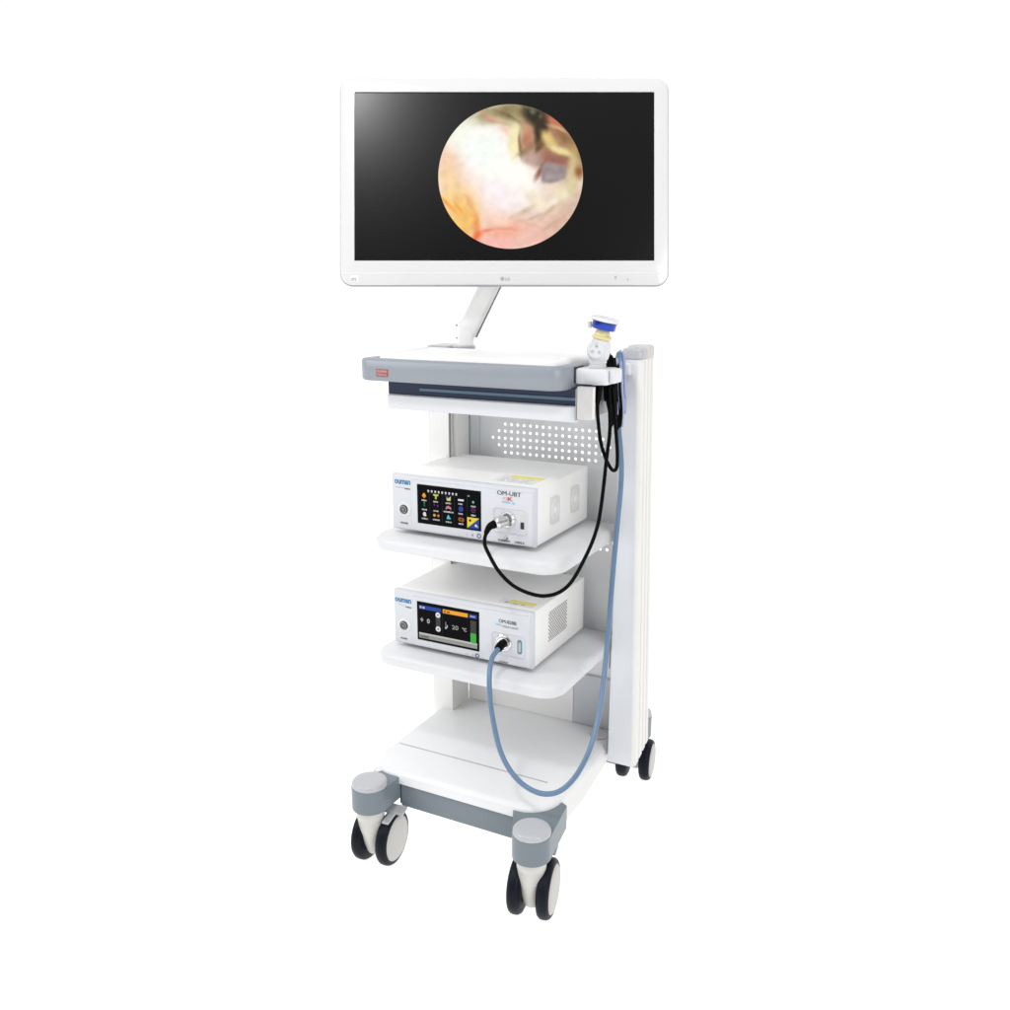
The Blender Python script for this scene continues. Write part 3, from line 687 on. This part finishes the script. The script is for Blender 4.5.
b = B(); b.revolve((.1015,-.0045,.5110),(0,-1,0),[(0,.0185),(.003,.0185),(.0045,.0165),(.0045,.0145),(.003,.0140),(.006,.0125),(.006,.0085),(.001,.0080)],40); b.obj('light_socket', 'chrome', F2, ang=35)
b = B(); b.m(0); 
pts = [(p[0], -.0052, p[1]) for p in rrect(.1335,.1445,.4925,.5240,.005,.005,0,0)]
b.loft([[(p[0],-.0046,p[2]) for p in pts], pts]); b.m(1); bx(b,.1365,.1415,.4980,.5180,-.0053,.0004); b.obj('usb_port', ['teal','cap'], F2)
warn(D2, .071, .151, .026, .056, .5844, .62)
b = B(); xx = .1656
nz, ny = 16, 11
for i in range(nz):
    for j in range(ny):
        y0 = .078+j*.0086 + (.0043 if i % 2 else 0); z0 = .4955+i*.0042
        if y0 > .170: continue
        b.box(xx-.0004, xx+.0003, y0, y0+.0052, z0, z0+.0021)
vg = b.obj('vent_grille', 'slot', D2); 

# ------------------------------------------------------------------ camera head in the holder
cam_t = thing('endoscope_camera', 'white endoscope camera head with a royal blue ring standing in the tray side holder', 'endoscope camera', (.2805, .055, 1.052))
def up(t, h):  # slightly leaning axis
    return Vector((.2805, .055, 1.0810)) + Vector((.08*t, .01*t, t))
ax = Vector((.16, .02, 1)).normalized(); o0 = Vector((.2790, .055, 1.0808))
b = B(); b.revolve(o0, (0,0,1), [(-.028,.0095),(0,.0100),(0,.0135),(.004,.0145),(.0045,.0130),(.0065,.0130),(.007,.0145),(.011,.0145),(.0125,.0130),(.0145,.0125)], 40)
b.revolve(o0+Vector((0,0,.012)), ax, [(0,.013),(.004,.0165),(.012,.0175),(.024,.0170),(.031,.0145),(.034,.012)], 40)
bd = b.obj('body', 'monitor', cam_t, ang=40)
vd = Vector((.36,-.91,.22)).normalized()
b = B(); cpos = o0+Vector((-.0015,-.004,.0265))
b.revolve(cpos, vd, [(0,.0150),(.0145,.0148),(.0165,.0132),(.0168,.0110),(.0158,.0105),(.0160,.0001)], 40); bb = b.obj('button_pod', 'plastic', bd, ang=40)
b = B(); t1 = vd.orthogonal().normalized(); t2 = vd.cross(t1)
b.revolve(cpos+vd*.0160+t1*.0*1+Vector((0,0,.006)), vd, [(0,.0016),(.0006,.0014)], 12)
for k in range(3):
    a = k*2*PI/3-.3; b.revolve(cpos+vd*.0160+(t1*math.cos(a)+t2*math.sin(a))*.006-Vector((0,0,.001)), vd, [(0,.0026),(.0005,.0024)], 14)
b.obj('camera_buttons', 'cap', bb)
o1 = o0+Vector((0,0,.012))+ax*.034
b = B(); b.revolve(o1, ax, [(0,.0145),(.0022,.0165),(.004,.0155),(.006,.0125),(.013,.0110),(.0145,.010)], 40); b.obj('focus_ring', 'tan', bd, ang=35)
o2 = o1+ax*.0146; tilt = Vector((.22,.02,1)).normalized()
b = B(); b.revolve(o2, tilt, [(0,.012),(.001,.0185),(.003,.0192),(.010,.0195),(.013,.0195),(.0135,.017)], 48); b.obj('coupler_ring', 'camblue', bd, ang=40)
b = B(); b.revolve(o2+tilt*.0137, tilt, [(0,.0190),(.0004,.0225),(.0035,.0228),(.0050,.0215),(.0062,.017),(.0062,.0085),(.0045,.008),(.0045,.0001)], 48); b.obj('coupler_cap', 'monitor', bd, ang=40)
b = B(); b.revolve(o2+tilt*.0125, tilt, [(0,.0197),(.0012,.0224),(.0016,.0190)], 48); b.obj('lock_ring', 'darkmetal', bd, ang=40)
# locking lever
b = B(); q = o2+tilt*.009+Vector((-.022,-.008,0)); b.revolve(q, (0,0,1), [(-.006,.003),(.004,.0035)], 12); b.obj('coupler_lever', 'grille', bd)
T = Matrix.Translation
for o_ in [bd] + [c for c in COL.objects if c.parent in (bd, bb)]:
    p_ = o0 - world_off(o_.parent); o_.data.transform(T(p_+Vector((-.0065,0,0))) @ Matrix.Scale(1.18, 4) @ T(-p_))
# strain relief + cable + coil + plug, all part of the camera head
b = B(); b.tube([(.2785,.056,1.052),(.2745,.058,1.03),(.272,.06,1.010)], .0078, 16, r1=.0040); b.obj('strain_relief', 'black', cam_t)
cc = [(.272,.06,1.012),(.272,.06,1.0),(.274,.06,.979),(.279,.062,.94),(.288,.066,.907),(.297,.075,.884),(.301,.085,.878),(.304,.09,.886),(.304,.09,.914),(.3,.09,.954),(.294,.09,1.006),(.290,.09,1.04)]
loops = [[(.281,.09,1.044),(.281,.094,1.096),(.286,.096,1.081),(.289,.096,1.035),(.293,.094,1.019),(.293,.09,.993),(.288,.088,1.02),(.283,.09,1.015)],
 [(.28,.102,1.043),(.28,.106,1.103),(.285,.108,1.087),(.289,.108,1.033),(.294,.106,.991),(.293,.102,.963),(.288,.1,.991),(.282,.102,1.014)],
 [(.28,.114,1.042),(.28,.118,1.096),(.285,.12,1.081),(.288,.12,1.032),(.293,.118,1.005),(.292,.114,.978),(.287,.112,1.005),(.282,.114,1.013)],
 [(.282,.126,1.041),(.282,.13,1.091),(.287,.132,1.076),(.29,.132,1.031),(.296,.13,.98),(.295,.126,.952),(.289,.124,.98),(.283,.126,1.011)],
 [(.268,.138,1.039),(.268,.142,1.096),(.273,.144,1.08),(.277,.144,1.029),(.282,.142,.993),(.281,.138,.966),(.276,.136,.994),(.27,.138,1.009)]]
loops = [[(p[0]-.007, p[1], p[2]) for p in l] for l in loops]
bc = [(.0895,-.046,.7655),(.0895,-.056,.757),(.0950,-.072,.746),(.107,-.085,.733),(.144,-.1,.696),(.187,-.105,.672),(.24,-.1,.665),(.273,-.07,.681),(.292,-.03,.732),(.297,.01,.778),(.294,.04,.827),(.293,.06,.899),(.295,.07,.96),(.290,.075,1.018),(.286,.08,1.04)]
b = B(); b.tube(cc, .0036, 12); b.tube(bc, .0037, 12)
for i, l in enumerate(loops):
    if i < 4: b.tube(l, .0027, 10, closed=True)
    if i in (1, 3): b.tube([(p[0]+.0035, p[1]+.005, p[2]-.006*(1 if p[2] > 1.06 else -1)) for p in l], .0034, 10, closed=True)
cb = b.obj('cable', 'black', cam_t, ang=60)
b = B(); b.tube(loops[4], .0034, 10, closed=True); b.obj('dark_violet_strand', 'violet', cam_t)
# plug: metal sleeve from the socket down-left, then black boot
s0 = Vector((.111,-.010,.7760)); s1_ = Vector((.0985,-.036,.7725)); dd = (s1_-s0).normalized()
b = B(); b.revolve(s0, dd, [(0,.0095),(.006,.0098),(.0065,.0118),(.012,.0120),(.0125,.0108),(.015,.0108),(.0155,.0120),(.024,.0120),(.026,.0100),(.030,.0085)], 32); b.obj('plug', 'steel', cam_t, ang=35)
b = B(); b.tube([s1_, (.0935,-.044,.7700), (.0900,-.049,.7640), (.0893,-.056,.7570)], .0088, 16, r1=.0046); b.obj('plug_boot', 'black', cam_t)

# ------------------------------------------------------------------ light guide cable
lg = thing('light_guide_cable', 'thick steel blue cable looping from the lower box up the right column', 'cable', (.1015, -.02, .50))
bl = [(.1045,-.030,.5090),(.1030,-.045,.5030),(.105,-.062,.498),(.112,-.085,.479),(.12,-.1,.448),(.131,-.11,.401),(.154,-.12,.335),(.181,-.12,.291),(.216,-.12,.268),(.254,-.12,.265),(.285,-.11,.277),(.308,-.09,.307),(.322,-.06,.352),(.321,-.02,.398),(.315,.02,.458),(.306,.06,.532),(.303,.08,.611),(.3,.1,.69),(.298,.12,.769),(.295,.14,.837),(.294,.14,.889),(.286,.14,.96),(.282,.14,1.02),(.280,.14,1.079),(.281,.145,1.100),(.2835,.150,1.092),(.285,.152,1.05)]
b = B(); b.tube(bl, .0053, 14); b.obj('cable', 'blue', lg, ang=60)
lav = [[(.284,.13,1.041),(.284,.134,1.093),(.286,.136,1.077),(.289,.136,1.03),(.291,.134,1.007),(.292,.13,.979),(.289,.128,1.007),(.286,.13,1.011)],
 [(.288,.142,1.04),(.287,.146,1.106),(.289,.148,1.09),(.292,.148,1.029),(.296,.146,.988),(.297,.142,.96),(.294,.14,.988),(.29,.142,1.01)],
 [(.29,.154,1.039),(.289,.158,1.103),(.291,.16,1.088),(.294,.16,1.028),(.297,.158,1.012),(.298,.154,.985),(.295,.152,1.013),(.292,.154,1.009)]]
b = B()
for i, l in enumerate(lav): b.tube([(p[0]-.004, p[1], p[2]-.002) for p in l], .0026, 10, closed=True)
b.obj('tube_coil', 'lavender', lg)
s0 = Vector((.1015,-.009,.5110)); s1_ = Vector((.1030,-.032,.5075))
b = B(); b.revolve(s0, (s1_-s0), [(0,.0085),(.008,.0085),(.0085,.0092),(.020,.0088),(.026,.0070)], 28); b.obj('plug', 'black', lg, ang=35)

# ------------------------------------------------------------------ camera, light, render
cd = bpy.data.cameras.new('Camera'); co = bpy.data.objects.new('Camera', cd); COL.objects.link(co)
co.location = (.9479, -1.6158, 1.2474); co.rotation_euler = (math.radians(76.335), 0, math.radians(27.622))
cd.lens = 33.378; cd.sensor_width = 36; cd.clip_start = .01; cd.clip_end = 100
sc.camera = co

W_FRONT, W_TOP = .22, 1.2
w = bpy.data.worlds.new('World'); sc.world = w; w.use_nodes = True
# world brightness shaped for the lighting: white behind, brighter above, dimmed behind the camera
nt = w.node_tree; bg = nt.nodes['Background']; bg.inputs[1].default_value = 1.0
tc = nt.nodes.new('ShaderNodeTexCoord'); dt = nt.nodes.new('ShaderNodeVectorMath'); dt.operation = 'DOT_PRODUCT'; dt.inputs[1].default_value = (-.464, .886, 0)
nt.links.new(tc.outputs['Generated'], dt.inputs[0])
def maprange(src, a, b_, c, d):
    n = nt.nodes.new('ShaderNodeMapRange'); n.interpolation_type = 'SMOOTHSTEP'
    for i, v in zip((1, 2, 3, 4), (a, b_, c, d)): n.inputs[i].default_value = v
    nt.links.new(src, n.inputs[0]); return n.outputs[0]
wall = maprange(dt.outputs['Value'], -.1, .55, W_FRONT, 1.03)
sp = nt.nodes.new('ShaderNodeSeparateXYZ'); nt.links.new(tc.outputs['Generated'], sp.inputs[0])
topf = maprange(sp.outputs['Z'], .45, .9, 0, 1)
mx = nt.nodes.new('ShaderNodeMix'); mx.data_type = 'FLOAT'; nt.links.new(topf, mx.inputs[0]); nt.links.new(wall, mx.inputs[2]); mx.inputs[3].default_value = W_TOP
nt.links.new(mx.outputs[0], bg.inputs[0])

def area(name, loc, target, sx, sy, power, col=(1,1,1)):
    l = bpy.data.lights.new(name, 'AREA'); l.shape = 'RECTANGLE'; l.size = sx; l.size_y = sy; l.energy = power; l.color = col
    o = bpy.data.objects.new(name, l); COL.objects.link(o); o.location = loc
    o.rotation_euler = (Vector(target)-Vector(loc)).to_track_quat('-Z', 'Y').to_euler()
    return o
# soft box, upper left beside the camera: its reflection is the glare in the screen corner
Rm = Matrix.Rotation(math.radians(27.622), 4, 'Z') @ Matrix.Rotation(math.radians(76.335), 4, 'X')
area('softbox_left', (.16, -1.91, 3.35), (0, .1, .9), .3, .3, 22)
area('softbox_high_left', (-2.3, -2.0, 2.4), (0, .1, .6), 1.5, 1.5, 42)
area('softbox_front_right', (3.0, -1.5, 2.1), (0, .1, .6), 1.5, 1.5, 38)

sc.render.engine = 'CYCLES'
sc.view_settings.view_transform = 'Standard'; sc.view_settings.look = 'None'
sc.view_settings.exposure = 0; sc.view_settings.gamma = 1
sc.cycles.max_bounces = 8; sc.cycles.diffuse_bounces = 5
